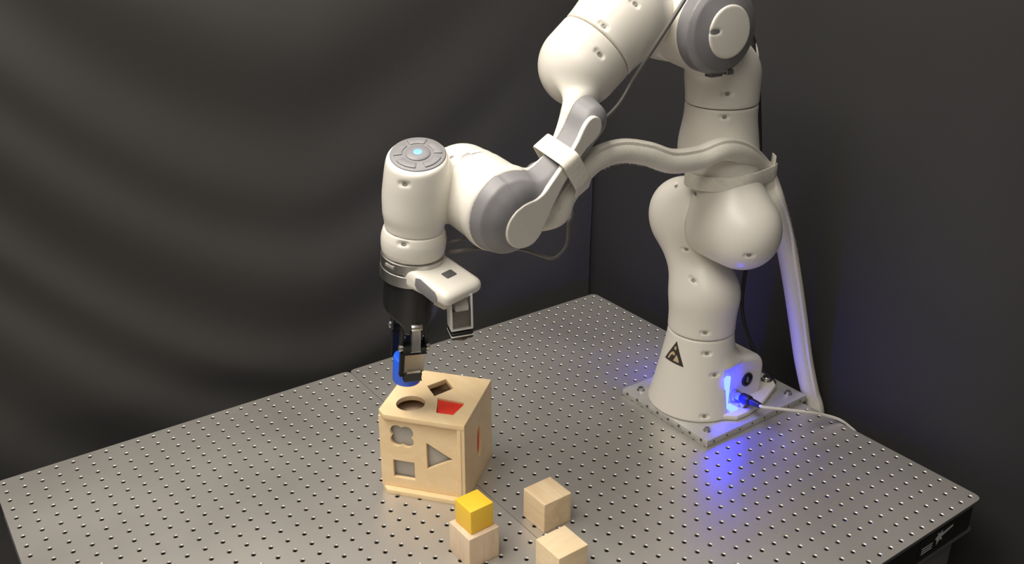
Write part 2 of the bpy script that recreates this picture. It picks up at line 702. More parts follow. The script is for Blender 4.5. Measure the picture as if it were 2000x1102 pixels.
def rounded_rect(x0, x1, y0, y1, r, n=6):
    P = []
    for cx, cy, a0 in ((x1 - r, y1 - r, 0), (x0 + r, y1 - r, 90), (x0 + r, y0 + r, 180), (x1 - r, y0 + r, 270)):
        for k in range(n + 1):
            a = math.radians(a0 + 90 * k / n)
            P.append((cx + r * math.cos(a), cy + r * math.sin(a)))
    return P


def table(x0, y0, label, first=None):
    """x0,y0 = min corner of the sheet; the sheet spans +x NX pitches and +y NY pitches"""
    t = thing('optical_table', label, 'table', (x0 + .45, y0 + .3, -.77), group=None)
    off = V3(x0, y0, 0)
    if first is None:
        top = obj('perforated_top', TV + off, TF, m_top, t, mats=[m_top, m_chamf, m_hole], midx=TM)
    else:
        top = first.copy()
        COL.objects.link(top)
        top.parent = t
    LX, LY = NX * PITCH, NY * PITCH
    # rounded rim of the sheet
    bm = bmesh.new()
    rings = []
    for ins, z in ((0., -.0), (-.0007, -.0004), (-.001, -.0012), (-.001, -.0055)):
        rings.append([bm.verts.new((x0 + p[0], y0 + p[1], z)) for p in rounded_rect(0 + ins * .5, LX - ins * .5, 0 + ins * .5, LY - ins * .5, RC)])
    n = len(rings[0])
    for a, b in zip(rings, rings[1:]):
        for k in range(n):
            bm.faces.new((a[k], b[k], b[(k + 1) % n], a[(k + 1) % n]))
    bmesh.ops.recalc_face_normals(bm, faces=bm.faces)
    bmobj('sheet_rim', bm, m_rim, t, auto=60)
    P = rounded_rect(.004, LX - .004, .004, LY - .004, RC)
    bmobj('side_skin', prism_bm(P, .047, (x0, y0, -.0545), (1, 0, 0), (0, 1, 0), (0, 0, 1), 0), m_side, t, label='black side skin under the steel sheet')
    P = rounded_rect(.001, LX - .001, .001, LY - .001, RC)
    bmobj('bottom_sheet', prism_bm(P, .004, (x0, y0, -.0590), (1, 0, 0), (0, 1, 0), (0, 0, 1), .0008), m_rim, t)
    for lx in (.092, LX - .092):
        for ly in (.092, LY - .092):
            bmobj('leg', box_bm((x0 + lx, y0 + ly, -.42), (.074, .074, .345), bev=.004), m_leg, t)
            bmobj('foot_pad', lathe_bm((x0 + lx, y0 + ly, -.77), (0, 0, 1), [(.03, 0), (.034, .004), (.034, .006), (.014, .012)], 20), m_blackm, t)
            bmobj('leg_flange', box_bm((x0 + lx, y0 + ly, -.067), (.083, .083, .0055), bev=.002), m_leg, t)
    return t, top


T1, top1 = table(-.0125, -.5875, 'grey perforated steel table on the right, carrying the robot arm')
T2, top2 = table(-.0125, -1.1885, 'grey perforated steel table on the left, in front of the sagging curtain', top1)
# maker's badge on the black side skin near the right corner (white print, unreadable lines)
XF = .8835
bmobj('badge', box_bm((XF + .0006, -.088, -.030), (.0006, .048, .0165), bev=.0004), m_side, T1, label='black badge with white emblem and small print')
badge_o = V3(XF + .0013, -.088, -.030)
star = [(-.010, .002), (-.004, .006), (-.005, .012), (.001, .008), (.006, .012), (.0055, .006), (.034, .0095), (.034, .0065), (.006, .001), (.009, -.006), (.002, -.003), (-.004, -.010), (-.0045, -.003)]
bmobj('badge_emblem', prism_bm(star, .0004, badge_o, (0, 1, 0), (0, 0, 1), (1, 0, 0)), m_print, T1)
for k in range(3):
    bmobj('badge_print', box_bm(badge_o + V3(.0002, -.029, -.001 - .0045 * k), (.0002, .0135, .0007), bev=0), m_print, T1)

# ------------------------------------------------------------------ robot kinematics (joint frames)
def Tm(a, al, d, th):
    ca, sa, ct, st = math.cos(al), math.sin(al), math.cos(th), math.sin(th)
    return np.array([[ct, -st, 0, a], [st * ca, ct * ca, -sa, -d * sa], [st * sa, ct * sa, ca, d * ca], [0, 0, 0, 1.]])


HP = math.pi / 2
DH = [(0, 0, .333), (0, -HP, 0), (0, HP, .316), (.0825, HP, 0), (-.0825, -HP, .384), (0, HP, 0), (.088, HP, 0)]
Q = [-.0494, .00963, -.05253, -2.26646, -.16321, 2.30763, 0.]
B = V3(.447, -.147, .0127)
T = np.eye(4)
T[:3, 3] = B
T[:3, :3] = [[0, 1, 0], [-1, 0, 0], [0, 0, 1]]
FR = []
for (a, al, d), th in zip(DH, Q):
    T = T @ Tm(a, al, d, th)
    FR.append(T.copy())
E0, N0, Z0 = V3(0, -1, 0), V3(1, 0, 0), V3(0, 0, 1)          # base: forward, lateral (towards camera), up
J2, n2 = FR[1][:3, 3], FR[1][:3, 2]
u3, e3 = FR[2][:3, 2], FR[2][:3, 0]
e1 = FR[0][:3, 0]
J4, n4 = FR[3][:3, 3], -FR[3][:3, 2]
J6, n6, up5 = FR[5][:3, 3], -FR[5][:3, 2], -FR[4][:3, 2]
J5t = J6 + .384 * up5
wv = np.cross(up5, n6)
H7, g7 = FR[6][:3, 3], FR[6][:3, 2]
e7 = FR[6][:3, 0]
n7 = n6 - g7 * (n6 @ g7)
n7 /= np.linalg.norm(n7)

robot = thing('robot_arm', 'white seven-joint robot arm with grey covers bolted to the aluminium plate', 'robot arm', B)
H_ = .0022
DIMPLES = {      # part: [(surface point, normal, long axis of the link), ...]
    'lower_shoulder': [([0.38725, -0.17213, 0.39215], [-0.051, -0.4868, 0.872], (0.6, 0.2, 0.5)), ([0.4597, -0.19199, 0.25535], [0.3506, -0.8235, 0.4461], (0.45, 0, 1)), ([0.44013, -0.19351, 0.30178], [0.2387, -0.923, -0.302], (0, 0, 1)), ([0.48922, -0.18408, 0.16897], [0.7514, -0.6599, 0], (0, 0, 1))],
    'base': [([0.49387, -0.18008, 0.13169999999999998], [0.8151, -0.5637, 0.1332], (0, 0, 1)), ([0.50683, -0.17038, 0.09415], [0.9176, -0.3522, 0.1845], (0, 0, 1)), ([0.51212, -0.1915, 0.02414], [0.8057, -0.5495, 0.221], (0, 0, 1))],
    'upper_shoulder': [([0.5611, -0.18473, 0.32974], [0.7649, -0.5796, -0.281], (0, 0, 1)), ([0.48811, -0.18594, 0.52693], [0.7333, -0.6799, 0], (0, 0, 1)), ([0.45297, -0.19838, 0.40137], [-0.3263, -0.9443, 0.043], (0.4, 0, 1))],
    'upper_arm': [([0.48915, -0.18528, 0.56122], [0.7876, -0.6125, -0.0667], (0, 0, 1))],
    'elbow_cap': [([0.53183, -0.26878, 0.66301], [0.986, -0.1665, 0], (0, 0, 1))],
    'elbow_link': [([0.46222, -0.40726, 0.67566], [0.6763, -0.5638, 0.4741], (0.078, 0.757, 0.648)), ([0.47754, -0.36745, 0.70216], [0.7709, -0.46, 0.4405], (0.078, 0.757, 0.648))],
    'forearm': [([0.47257, -0.42044, 0.64159], [0.888, -0.3483, 0.3002], (0.078, 0.757, 0.648))],
    'wrist_head': [([0.43305, -0.69698, 0.50477], [0.61, -0.7914, 0.0395], (0, 0, 1)), ([0.40575, -0.6097, 0.51949], [0.1338, -0.2866, 0.9487], (0.9, 0, 0.2))],
    'hand_flange': [([0.42406, -0.69758, 0.42218], [0.6422, -0.7446, 0.182], (0, 0, 1))],
}


def carve(name, f):
    ds = DIMPLES.get(name, [])

    def g(p):
        d = f(p)
        for c, nr, ln in ds:
            c, nr = np.array(c), np.array(nr)
            tx = np.cross(ln, nr)
            tx /= np.linalg.norm(tx)
            cc = c + nr * .0022
            d = smax(d, -s_cap(p, cc - tx * .0054, cc + tx * .0054, .0048), .0010)
        return d
    return g


SCREW = None


def screws(name, parent):
    global SCREW
    for c, nr, ln in DIMPLES.get(name, []):
        c, nr = np.array(c), np.array(nr)
        p = c - nr * .0023
        if SCREW is None:
            bm = lathe_bm((0, 0, 0), (0, 0, 1), [(.0016, .0002), (.0016, .0010), (.0034, .0010), (.0036, .0006), (.0036, -.001)], 12)
            o = bmobj('screw', bm, m_dark, None, org=(0, 0, 0))
            SCREW = o
        else:
            o = SCREW.copy()
            COL.objects.link(o)
        o.parent = parent
        x, y, z = frame(nr)
        Mx = Matrix([[x[i], y[i], z[i], (p - ORG[parent.name])[i]] for i in range(3)] + [[0, 0, 0, 1]])
        o.matrix_local = Mx
        ORG[o.name] = p


def link(name, f, pts, pad, mat=None, parent=None, h=None, lab=None):
    fc = carve(name, f)
    lo, hi = bounds(pts, pad)
    o = sdf_obj(name, fc, lo, hi, h or H_, mat or m_white, parent or robot, label=lab)
    if parent is None:
        screws(name, o)
    return o


def base(fw, lat, z):
    return B + fw * E0 + lat * N0 + z * Z0


# --- base casting
def f_base(p):
    q = p - B.astype(np.float32)
    fw, lat, z = -q[:, 1], q[:, 0], q[:, 2]
    R = .0555 + .026 * np.clip((.140 - z) / .140, 0, 1) ** 1.25
    col = smax(np.hypot(fw, lat) - R, np.maximum(z - .1395, -z), .004)
    rear = s_box(p, base(-.055, 0, .045), (E0, N0, Z0), (.062, .060, .045), .012)
    # roof of the rear box slopes down to the back
    slope = (z - .108 + (-fw - .03) * .42) * .92
    rear2 = smax(s_box(p, base(-.052, 0, .046), (E0, N0, Z0), (.055, .060, .046), .014), slope, .02)
    d = smin(col, np.maximum(rear2, -z), .022)
    # stepped recess beside the connector panel
    cut = np.maximum(np.maximum(fw - .004, .0595 - np.abs(lat)), .012 - z)
    cut = np.maximum(cut, z - .085)
    return smax(d, -cut, .002)


base_o = link('base', f_base, [base(.085, -.085, 0), base(-.125, .085, .142)], .004)
foot = [(.045, -.062), (.015, -.078), (-.004, -.094), (-.03, -.095), (-.075, -.088), (-.138, -.064), (-.152, -.045), (-.152, .045), (-.138, .064), (-.075, .088), (-.03, .095), (-.004, .094), (.015, .078), (.045, .062), (.06, .03), (.06, -.03)]
bmobj('base_flange', prism_bm(foot, .0105, B, E0, N0, Z0, .003, 3), m_white, robot)
for sg in (1, -1):
    led = bmobj('light_strip', box_bm(base(.0005, sg * .0668, .042), (.0034, .0066, .031), bev=.001), m_led, base_o, label='glowing blue light strip')
    for k in range(3):
        bmobj('light_source', box_bm(base(-.0032, sg * .0670, .020 + .022 * k), (.0008, .0046, .0085), bev=.0006), m_ledhot, led)
    bmobj('light_strip', box_bm(base(-.012, sg * .071, .0118), (.010, .009, .0014), bev=.001), m_led, base_o, label='glowing blue light strip lying along the foot')


def bolt(c, ax, parent, r=.006, hh=.006, mat=None, washer=True):
    prof = [(r * 1.45, 0), (r * 1.45, .0012), (r, .0012), (r, hh * .85), (r * .88, hh), (r * .5, hh), (r * .42, hh * .5)] if washer else [(r, 0), (r, hh * .85), (r * .88, hh), (r * .5, hh), (r * .42, hh * .5)]
    return bmobj('bolt', lathe_bm(c, ax, prof, 18), mat or m_silver, parent)


for fw, lat in ((-.036, .077), (-.036, -.077), (-.137, .042), (-.137, -.042)):
    bolt(base(fw, lat, .0103), Z0, robot, .0072, .0075)
# connector sockets on the side panel
pc = base(-.060, .0602, .046)
bmobj('socket', lathe_bm(pc, N0, [(.0125, -.001), (.0125, .0022), (.011, .003), (.0085, .003), (.0078, .0006)], 24), m_blackm, base_o)
bmobj('socket_key', box_bm(pc + N0 * .0012, (.002, .0014, .0055), (E0, N0, Z0), .0005), m_cover, base_o)
bmobj('socket', lathe_bm(base(-.030, .0602, .026), N0, [(.0105, -.001), (.0105, .006), (.009, .0075)], 20), m_silver, base_o, label='metal socket holding the cable plug')


# warning sticker that follows the round column
def decal(name, f, o, ax, ay, outline, mat, parent, off=.0003, n=14):
    o, ax, ay = [np.array(q, float) for q in (o, ax, ay)]
    bm = bmesh.new()
    vs = [bm.verts.new((x, y, 0)) for x, y in outline]
    bm.faces.new(vs)
    bmesh.ops.triangulate(bm, faces=bm.faces)
    bmesh.ops.subdivide_edges(bm, edges=bm.edges, cuts=5, use_grid_fill=True)
    bmesh.ops.triangulate(bm, faces=bm.faces)
    P = np.array([o + v.co.x * ax + v.co.y * ay for v in bm.verts], np.float32)
    bm.verts.index_update()
    F = [[v.index for v in q.verts] for q in bm.faces]
    bm.free()
    P = project(f, P, 6, off)
    nr = np.cross(ax, ay)
    N = len(P)
    E2 = {}
    for q in F:
        for a, b in zip(q, q[1:] + q[:1]):
            E2[(a, b)] = 1
    rim = [(a, b) for (a, b) in E2 if (b, a) not in E2]
    P2 = project(f, P.copy(), 3, off * .3 - .0002)
    F2 = F + [[x + N for x in q[::-1]] for q in F] + [[b, a, a + N, b + N] for a, b in rim]
    return obj(name, np.concatenate([P, P2]), F2, mat, parent, smooth=False)


def surf(f, px_pt):
    return project(f, np.array([px_pt], np.float32), 8)[0].astype(float)


st_dir = E0
sx = np.cross(Z0, st_dir)
so = B + st_dir * .061 + Z0 * .1075 + N0 * .0005
decal('warning_sticker', f_base, so, sx, Z0, [(-.0225, -.0165), (.0225, -.0165), (0, .0225)], m_sticker, base_o, .0004).__setitem__('label', 'dark triangular warning sticker')
hand = [(-.0135, -.0125), (-.010, -.0125), (-.0075, -.006), (-.003, -.002), (-.001, -.004), (.002, -.001), (-.002, .003), (-.006, .0015), (-.0105, -.004)]
decal('sticker_print', f_base, so, sx, Z0, hand, m_stick2, base_o, .0008)
decal('sticker_print', f_base, so, sx, Z0, [(.000, -.0125), (.0125, -.0125), (.0105, -.008), (.0075, -.003), (.0045, -.001), (.003, -.006)], m_stick2, base_o, .0008)
decal('sticker_print', f_base, so, sx, Z0, [(-.002, .007), (.002, .007), (.0022, .011), (0, .014), (-.0022, .011)], m_stick2, base_o, .0008)


# --- link 1 : column leaning into the far side of the shoulder joint
def f_l1(p):
    a = s_cyl(p, B + Z0 * .1408, B + Z0 * .20, .0562, .003)
    a = np.minimum(a, s_cap(p, B + Z0 * .19, B + Z0 * .195, .0562))
    b = s_cap(p, B + Z0 * .212, J2 - n2 * .052 - Z0 * .03, .047, .05)
    c = np.minimum(s_cyl(p, J2 - n2 * .066 - Z0 * .004, J2 - n2 * .0012 - Z0 * .002, .0575, .003), s_cap(p, J2 - n2 * .064 - Z0 * .004, J2 - n2 * .045 - Z0 * .004, .0575))
    return smin(smin(a, b, .03), c, .028)


link('lower_shoulder', f_l1, [B + Z0 * .14, J2 - n2 * .066], .064)


# --- link 2 : near side of the shoulder, rising to the upper arm tube
def f_l2(p):
    c = np.minimum(s_cyl(p, J2 + n2 * .0008, J2 + n2 * .06, .0580, .003), s_cap(p, J2 + n2 * .045, J2 + n2 * .070, .0580))
    b = s_cap(p, J2 + n2 * .052 + u3 * .016, J2 + u3 * .120, .0525, .0535)
    a = s_cyl(p, J2 + u3 * .12, J2 + u3 * .1905, .0555, .003)
    a = np.minimum(a, s_cap(p, J2 + u3 * .125, J2 + u3 * .13, .0555))
    return smin(smin(a, b, .03), c, .03)


link('upper_shoulder', f_l2, [J2 + n2 * .07, J2 + u3 * .19, J2], .062)


# --- link 3 : upper arm tube to the near side of the elbow
def f_l3(p):
    a = s_cyl(p, J2 + u3 * .192, J2 + u3 * .235, .0555, .003)
    a = np.minimum(a, s_cap(p, J2 + u3 * .228, J2 + u3 * .232, .0555))
    b = s_cap(p, J2 + u3 * .240 + e3 * .014, J4 + n4 * .030 - e3 * .018, .038, .046)
    c = s_cyl(p, J4 + n4 * .001, J4 + n4 * .054, .0585, .003)
    return smin(smin(a, b, .028), c, .03)


l3 = link('upper_arm', f_l3, [J2 + u3 * .19, J4, J4 + n4 * .054], .064)


def f_ring(p):
    q = p - J4.astype(np.float32)
    t = q @ n4.astype(np.float32)
    rho = np.linalg.norm(q - t[:, None] * n4.astype(np.float32), axis=1)
    R = .0605 - .9 * np.maximum(t - .078, 0)
    R = np.where(t > .085, .0605 - .0063 - 2.2 * (t - .085), R)
    return smax(rho - R, np.maximum(.0545 - t, t - .0955), .003) * .75


rg = link('elbow_cover', f_ring, [J4 + n4 * .05, J4 + n4 * .1], .064, m_cover, l3, lab='grey elbow cover ring')


def f_ecap(p):
    q = p - J4.astype(np.float32)
    t = q @ n4.astype(np.float32)
    rho = np.linalg.norm(q - t[:, None] * n4.astype(np.float32), axis=1)
    return smax(rho - .0360, np.maximum(.088 - t, t - .0975 + 1.2 * rho * rho), .003)


link('elbow_cap', f_ecap, [J4 + n4 * .086, J4 + n4 * .1], .040, m_white, l3, lab='round white cap')
bmobj('elbow_latch', box_bm(J4 + n4 * .074 - u3 * .0595 + e3 * .004, (.010, .006, .0025), (e3, n4, u3), .0008), m_covdark, l3)
bmobj('elbow_latch', box_bm(J4 + n4 * .080 - u3 * .0575 - e3 * .016, (.006, .005, .0025), (e3, n4, u3), .0008), m_silver, l3)


# --- link 4 : far side of the elbow to the forearm tube
def f_l4(p):
    c = np.minimum(s_cyl(p, J4 - n4 * .06, J4 - n4 * .001, .0575, .003), s_cap(p, J4 - n4 * .064, J4 - n4 * .05, .0575))
    b = s_cap(p, J4 - n4 * .046 + (J5t - J4) * .15, J5t - up5 * .07, .050, .052)
    a = s_cyl(p, J6 + up5 * .2555, J6 + up5 * .315, .0575, .003)
    a = np.minimum(a, s_cap(p, J6 + up5 * .305, J6 + up5 * .31, .0575))
    return smin(smin(a, b, .03), c, .03)


link('elbow_link', f_l4, [J4, J4 - n4 * .064, J6 + up5 * .25, J5t - up5 * .05], .064)

# --- link 5 : forearm tube, slim blade, wrist housing with grey cover
def dense2(pts, n=10):
    return [tuple(q) for q in catmull([(x, y, r) for x, y, r in pts], n)]


J6P = J6 - up5 * .006                                          # centre of the wrist housing
BLADE = dense2([(0, 0, .0565), (.020, .008, .0410), (.045, .0145, .0290), (.075, .0160, .0212), (.105, .0160, .0192), (.140, .0140, .0222), (.168, .0095, .0268)])
INLAY = dense2([(0, .009, .0300), (.022, .0125, .0195), (.045, .0125, .0118), (.072, .0090, .0090), (.108, .0055, .0080), (.128, .0035, .0088), (.146, .002, .0125), (.156, .002, .0135)])


def stw(p):
    q = p - J6P.astype(np.float32)
    return q @ up5.astype(np.float32), q @ n6.astype(np.float32), q @ wv.astype(np.float32)


def face_t(s):
    return .121 - .135 * np.clip(s, 0, .2)


def f_l5(p):
    s, t, w = stw(p)
    a = s_cyl(p, J6 + up5 * .222, J6 + up5 * .2540, .0575, .003)
    a = np.minimum(a, s_cap(p, J6 + up5 * .220, J6 + up5 * .225, .0575))
    b2 = chain2(s, w, BLADE, .003)
    b = smax(b2 + .001, np.maximum(t - face_t(s) + .037, .064 - .034 * np.clip((s - .095) / .085, 0, 1) - t), .012)
    c = s_cyl(p, J6P + n6 * .0146, J6P + n6 * .083, .0560, .003)
    return smin(smin(a, b, .026), c, .010)


l5 = link('forearm', f_l5, [J6, J6 + n6 * .09, J6 + up5 * .255], .064)


def f_cov(p):
    s, t, w = stw(p)
    ft = face_t(s)
    b2 = chain2(s, w, BLADE, .003)
    e1_ = (b2 + .28 * np.maximum(t - ft + .036, 0)) * .96
    e2_ = (b2 + .0048 + 1.2 * (t - ft + .0190)) * .64
    k_ = np.clip((s + .01) / .075, 0, 1)
    e2_ = lerp(e2_, (b2 + .0062 + .75 * (t - ft + .012)) * .78, k_ * k_ * (3 - 2 * k_))
    return smax(smax(smax(e1_, e2_, .0012), t - ft, .010), ft - .0365 - t, .001)


cv = link('forearm_cover', f_cov, [J6 - up5 * .05, J6 + up5 * .185, J6 + n6 * .12], .062, m_cover, l5, h=.0018, lab='grey teardrop wrist cover')


def f_inl(p):
    s, t, w = stw(p)
    ft = face_t(s)
    return smax(chain2(s, w, INLAY, .003), np.maximum(ft - .006 - t, t - ft - .0014), .0016)


link('cover_inlay', f_inl, [J6 - up5 * .03, J6 + up5 * .165 + n6 * .09, J6 + n6 * .122], .036, m_white, l5, h=.0014, lab='white inlay of the grey wrist cover')

# --- link 6 : wrist elbow and head
CT = V3(.87, -.49, 0)
ntop = -g7 + .29 * CT - .10 * V3(.583, .813, 0)
ntop /= np.linalg.norm(ntop)
TOPC = H7 - g7 * .0555


def f_l6(p):
    c = s_cap(p, J6P - n6 * .016, J6P + n6 * .004, .0505, .0530)
    c = np.minimum(c, s_cyl(p, J6P + n6 * .000, J6P + n6 * .0134, .0540, .002))
    head = s_rev(p, H7, g7, [-.08, -.055, -.040, -.02, .015, .028, .036, .047], [.034, .0385, .0415, .0430, .0432, .0425, .0400, .0392], -.08, .0466, .0015)
    q = p - TOPC.astype(np.float32)
    head = smax(head, q @ ntop.astype(np.float32), .005)
    b = s_cap(p, J6P - n6 * .014, H7 - n6 * .006, .045, .036)
    return smin(smin(c, b, .02), head, .010)


l6 = link('wrist_head', f_l6, [J6 - n6 * .04, J6, H7 - g7 * .06, H7 + g7 * .047], .058)
seam = lathe_bm(J6P + n6 * .0125, n6, [(.0515, 0), (.0546, .0002), (.0548, .0026), (.0515, .0030)], 64)
bmobj('joint_ring', seam, m_silver, l6)
wd = math.cos(math.radians(18)) * (-wv) + math.sin(math.radians(18)) * up5
wt = np.cross(n6, wd)
arc = [(.0553 * math.cos(math.radians(a)), .0553 * math.sin(math.radians(a))) for a in range(-13, 14, 2)] + [(.050 * math.cos(math.radians(a)), .050 * math.sin(math.radians(a))) for a in range(13, -14, -2)]
bmobj('joint_window', prism_bm(arc, .013, J6P + n6 * .0065, wd, wt, n6, .0006), m_alu, l6, label='silver patch on top of the wrist joint seam')
# button pad on the head
px_, py_, pz_ = frame(ntop)
px_ = np.cross(V3(.477, .879, 0), ntop)
px_ = V3(.477, .879, 0) - ntop * (ntop @ V3(.477, .879, 0))
px_ /= np.linalg.norm(px_)
py_ = np.cross(ntop, px_)
pad_o = TOPC + ntop * (-.001) + py_ * (-.0005)
pad = bmobj('button_pad', lathe_bm(pad_o, ntop, [(.0350, -.004), (.0358, .0008), (.0350, .0022), (.0330, .0028), (.018, .0032)], 48), m_cover, l6, label='round grey button pad')
bmobj('centre_button', lathe_bm(pad_o + ntop * .003, ntop, [(.0160, 0), (.0160, .0012), (.0152, .0018), (.008, .0022)], 40), m_cover, pad)
bmobj('button_light', lathe_bm(pad_o + ntop * .005, ntop, [(.0058, 0), (.0056, .0006), (.004, .0010)], 24), m_ledbtn, pad, label='glowing blue button light')
for a0, a1 in ((-75, -20), (-5, 50), (65, 115), (130, 185), (205, 262)):
    P = []
    for k in range(9):
        a = math.radians(a0 + (a1 - a0) * k / 8)
        P.append((0.0308 * math.cos(a), .0308 * math.sin(a)))
    for k in range(9):
        a = math.radians(a1 + (a0 - a1) * k / 8)
        P.append((.0198 * math.cos(a), .0198 * math.sin(a)))
    bmobj('button', prism_bm(P, .0016, pad_o + ntop * .0026, px_, py_, ntop, .0006, 2), m_cover, pad)


# --- link 7 : tool flange collar
def f_l7(p):
    return s_rev(p, H7, g7, [.045, .050, .058, .066, .076, .083], [.0392, .0412, .0432, .0436, .0428, .0405], .0468, .0825, .0015)


link('hand_flange', f_l7, [H7 + g7 * .047, H7 + g7 * .083], .052)

# ------------------------------------------------------------------ mounting plate
PL = thing('mounting_plate', 'square aluminium plate under the robot arm, bolted to the table', 'plate', (.452, -.103, 0))
bmobj('plate', box_bm((.452, -.103, .0061), (.1025, .125, .0061), bev=.0009), m_alu, PL)
bmobj('edge_channel', box_bm((.452, -.2282, .0042), (.100, .0006, .0016), bev=0), m_silver, PL)
for x, y in ((.372, -.205), (.532, -.205), (.372, -.001), (.532, -.001)):
    bolt((x, y, .0120), Z0, PL, .0048, .0062)
for k in range(8):  # dark dots paint in the table holes' reflection on the plate sides
    bmobj('edge_reflection_dot', lathe_bm((.363 + .0255 * k, -.2285, .0085), (0, -1, 0), [(.0022, 0), (.0022, .0007), (.0012, .0008)], 10), m_hole, PL)
    if k < 8:
        bmobj('edge_reflection_dot', lathe_bm((.5549, -.212 + .031 * k, .0062), (1, 0, 0), [(.0018, -.0002), (.0018, .0003), (.001, .0004)], 10), m_hole, PL)

# ------------------------------------------------------------------ gripper on the flange
o7 = V3(.959, -.284, 0)
o7 -= g7 * (o7 @ g7)
o7 /= np.linalg.norm(o7)
c7 = np.cross(g7, o7)


def gp(o, c, z):
    return H7 + o * o7 + c * c7 + z * g7


GR = thing('gripper', 'black two-finger gripper on the arm flange, holding the blue cylinder', 'gripper', gp(0, 0, .30))
for z0, z1, r in ((.0832, .0990, .0428), (.1000, .1175, .0434)):
    bmobj('coupling_ring', lathe_bm(gp(0, 0, z0), g7, [(r - .002, 0), (r, .0010), (r, z1 - z0 - .001), (r - .002, z1 - z0)], 64), m_silver, GR, label='silver coupling ring')
bmobj('ring_slot', box_bm(gp(.0225, .0362, .0905), (.0012, .008, .0022), ((.53 * o7 + .848 * c7), (.848 * o7 - .53 * c7), g7), .0006), m_dark, GR)


def f_palm(p):
    q = p - H7.astype(np.float32)
    z = q @ g7.astype(np.float32)
    c = q @ c7.astype(np.float32)
    o = q @ o7.astype(np.float32)
    rho = np.hypot(c, o)
    prof = np.interp(z, [.1, .158, .165, .170, .175, .180, .186, .205], [.040, .0385, .0375, .0320, .0240, .0185, .0165, .0155])
    d = smax(rho - .0380, (np.abs(c) - prof) * .75, .003)
    d = smax(d, np.maximum(.1178 - z, z - .1925), .002)
    slot = np.maximum(np.maximum(np.abs(c) - .0075, .017 - np.abs(o)), .184 - z)
    return smax(d, -slot, .0015)


palm = sdf_obj('palm', f_palm, *bounds([gp(0, 0, .117), gp(0, 0, .207)], .042), .0014, m_black, GR)
for sg in (1,):
    bmobj('palm_seam', box_bm(gp(.0378, 0, .165), (.0006, .0006, .026), (o7, c7, g7), 0), m_blackm, palm)
lg = [(-.004, -.006), (.003, -.002), (.001, .000), (.004, .006), (.000, .003), (-.0035, .001)]
ld = -.80 * c7 + .60 * o7
ld /= np.linalg.norm(ld)
bmobj('maker_mark', prism_bm(lg, .0006, gp(0, 0, .140) + ld * .0379, np.cross(g7, ld), -g7, ld), m_print, palm, label='small white print')
for sg, nm in ((1, 'near'), (-1, 'far')):
    fi = bmobj('finger', box_bm(gp(sg * .0262, .0022, .2385), (.0044, .0152, .0245), (o7, c7, g7), .001), m_blackm, GR, label='gripper finger')
    bmobj('fingertip_plate', box_bm(gp(sg * .0318, -.0010, .2385), (.0012, .0138, .0172), (o7, c7, g7), .0006), m_tip, fi, label='bronze coloured fingertip plate')
    bmobj('fingertip_ledge', box_bm(gp(sg * .0334, -.0005, .2550), (.0016, .0095, .0018), (o7, c7, g7), .0005), m_silver, fi)
    bmobj('grip_pad', box_bm(gp(sg * .0276, -.0005, .2632), (.0056, .0118, .0078), (o7, c7, g7), .0012), m_rubber, fi, label='dark rubber grip pad')
    bmobj('finger_block', box_bm(gp(sg * .030, .0005, .2172), (.0088, .0158, .0052), (o7, c7, g7), .0014), m_blackm, GR)
    zf = g7 * 1.0 + o7 * sg * .12
    zf /= np.linalg.norm(zf)
    of = np.cross(c7, zf) * 1.0
    bmobj('centre_link', box_bm(gp(sg * .0372, 0, .1955), (.0028, .0062, .0215), (of, c7, zf), .001), m_silver, GR, label='silver centre link')
    bmobj('link_pin', lathe_bm(gp(sg * .039, -.0075, .179), c7, [(.0042, 0), (.0046, .0008), (.0046, .0142), (.0042, .015)], 16), m_silver, GR)
    for s2 in (1, -1):
        P = [(-.0045, -.026), (.0045, -.026), (.0055, .022), (.002, .027), (-.003, .027), (-.0055, .022)]
        bmobj('knuckle', prism_bm(P, .0055, gp(sg * .027, s2 * .0168 - .00275, .1935), o7, g7, c7, .0008), m_blackm, GR)
        bmobj('pivot_bolt', lathe_bm(gp(sg * .0315, s2 * .0162, .2150), c7 * s2, [(.0050, 0), (.0050, .0045), (.0040, .0056), (.0020, .0056), (.0020, .0035)], 14), m_silver, GR)
        bmobj('pivot_bolt', lathe_bm(gp(sg * .0265, s2 * .0120, .2000), c7 * s2, [(.0030, 0), (.0030, .0020), (.002, .0026)], 12), m_silver, GR)

# white housing of the wrist camera, clamped to the coupling ring
XA = V3(.962, .274, -.02)
XA /= np.linalg.norm(XA)
YA = V3(-.274, .962, 0)
YA -= XA * (XA @ YA)
YA /= np.linalg.norm(YA)


def hp(x, y, z):
    """housing point: x outwards, y sideways, z down the tool axis"""
    return H7 + x * XA + y * YA + z * g7


HX, HY, HG = np.cross(YA, -g7), YA - g7 * (YA @ g7), g7
HX /= np.linalg.norm(HX)
HX = HX * np.sign(HX @ XA)
HY /= np.linalg.norm(HY)
YC, HWY = .001, .037


def f_house(p):
    q = p - H7.astype(np.float32)
    x, y, z = q @ HX.astype(np.float32), q @ HY.astype(np.float32) - YC, q @ HG.astype(np.float32)
    top = (.0835 + .16 * x) - z
    top = top * .985
    bot = np.maximum(z - .1175, (z - (.128 - .05 * (x - .05))) * .98)
    d = smax(smax(top, bot, .010), np.abs(y) - HWY, .012)
    d = smax(d, smax(x - .098, -x - .002, .004), .014)
    inner = np.hypot(q @ o7.astype(np.float32), q @ c7.astype(np.float32)) - .0385
    d = smax(d, -np.maximum(inner, .1182 - z), .002)
    return smax(d, -np.maximum(inner - .0032, z - .0832), .001)


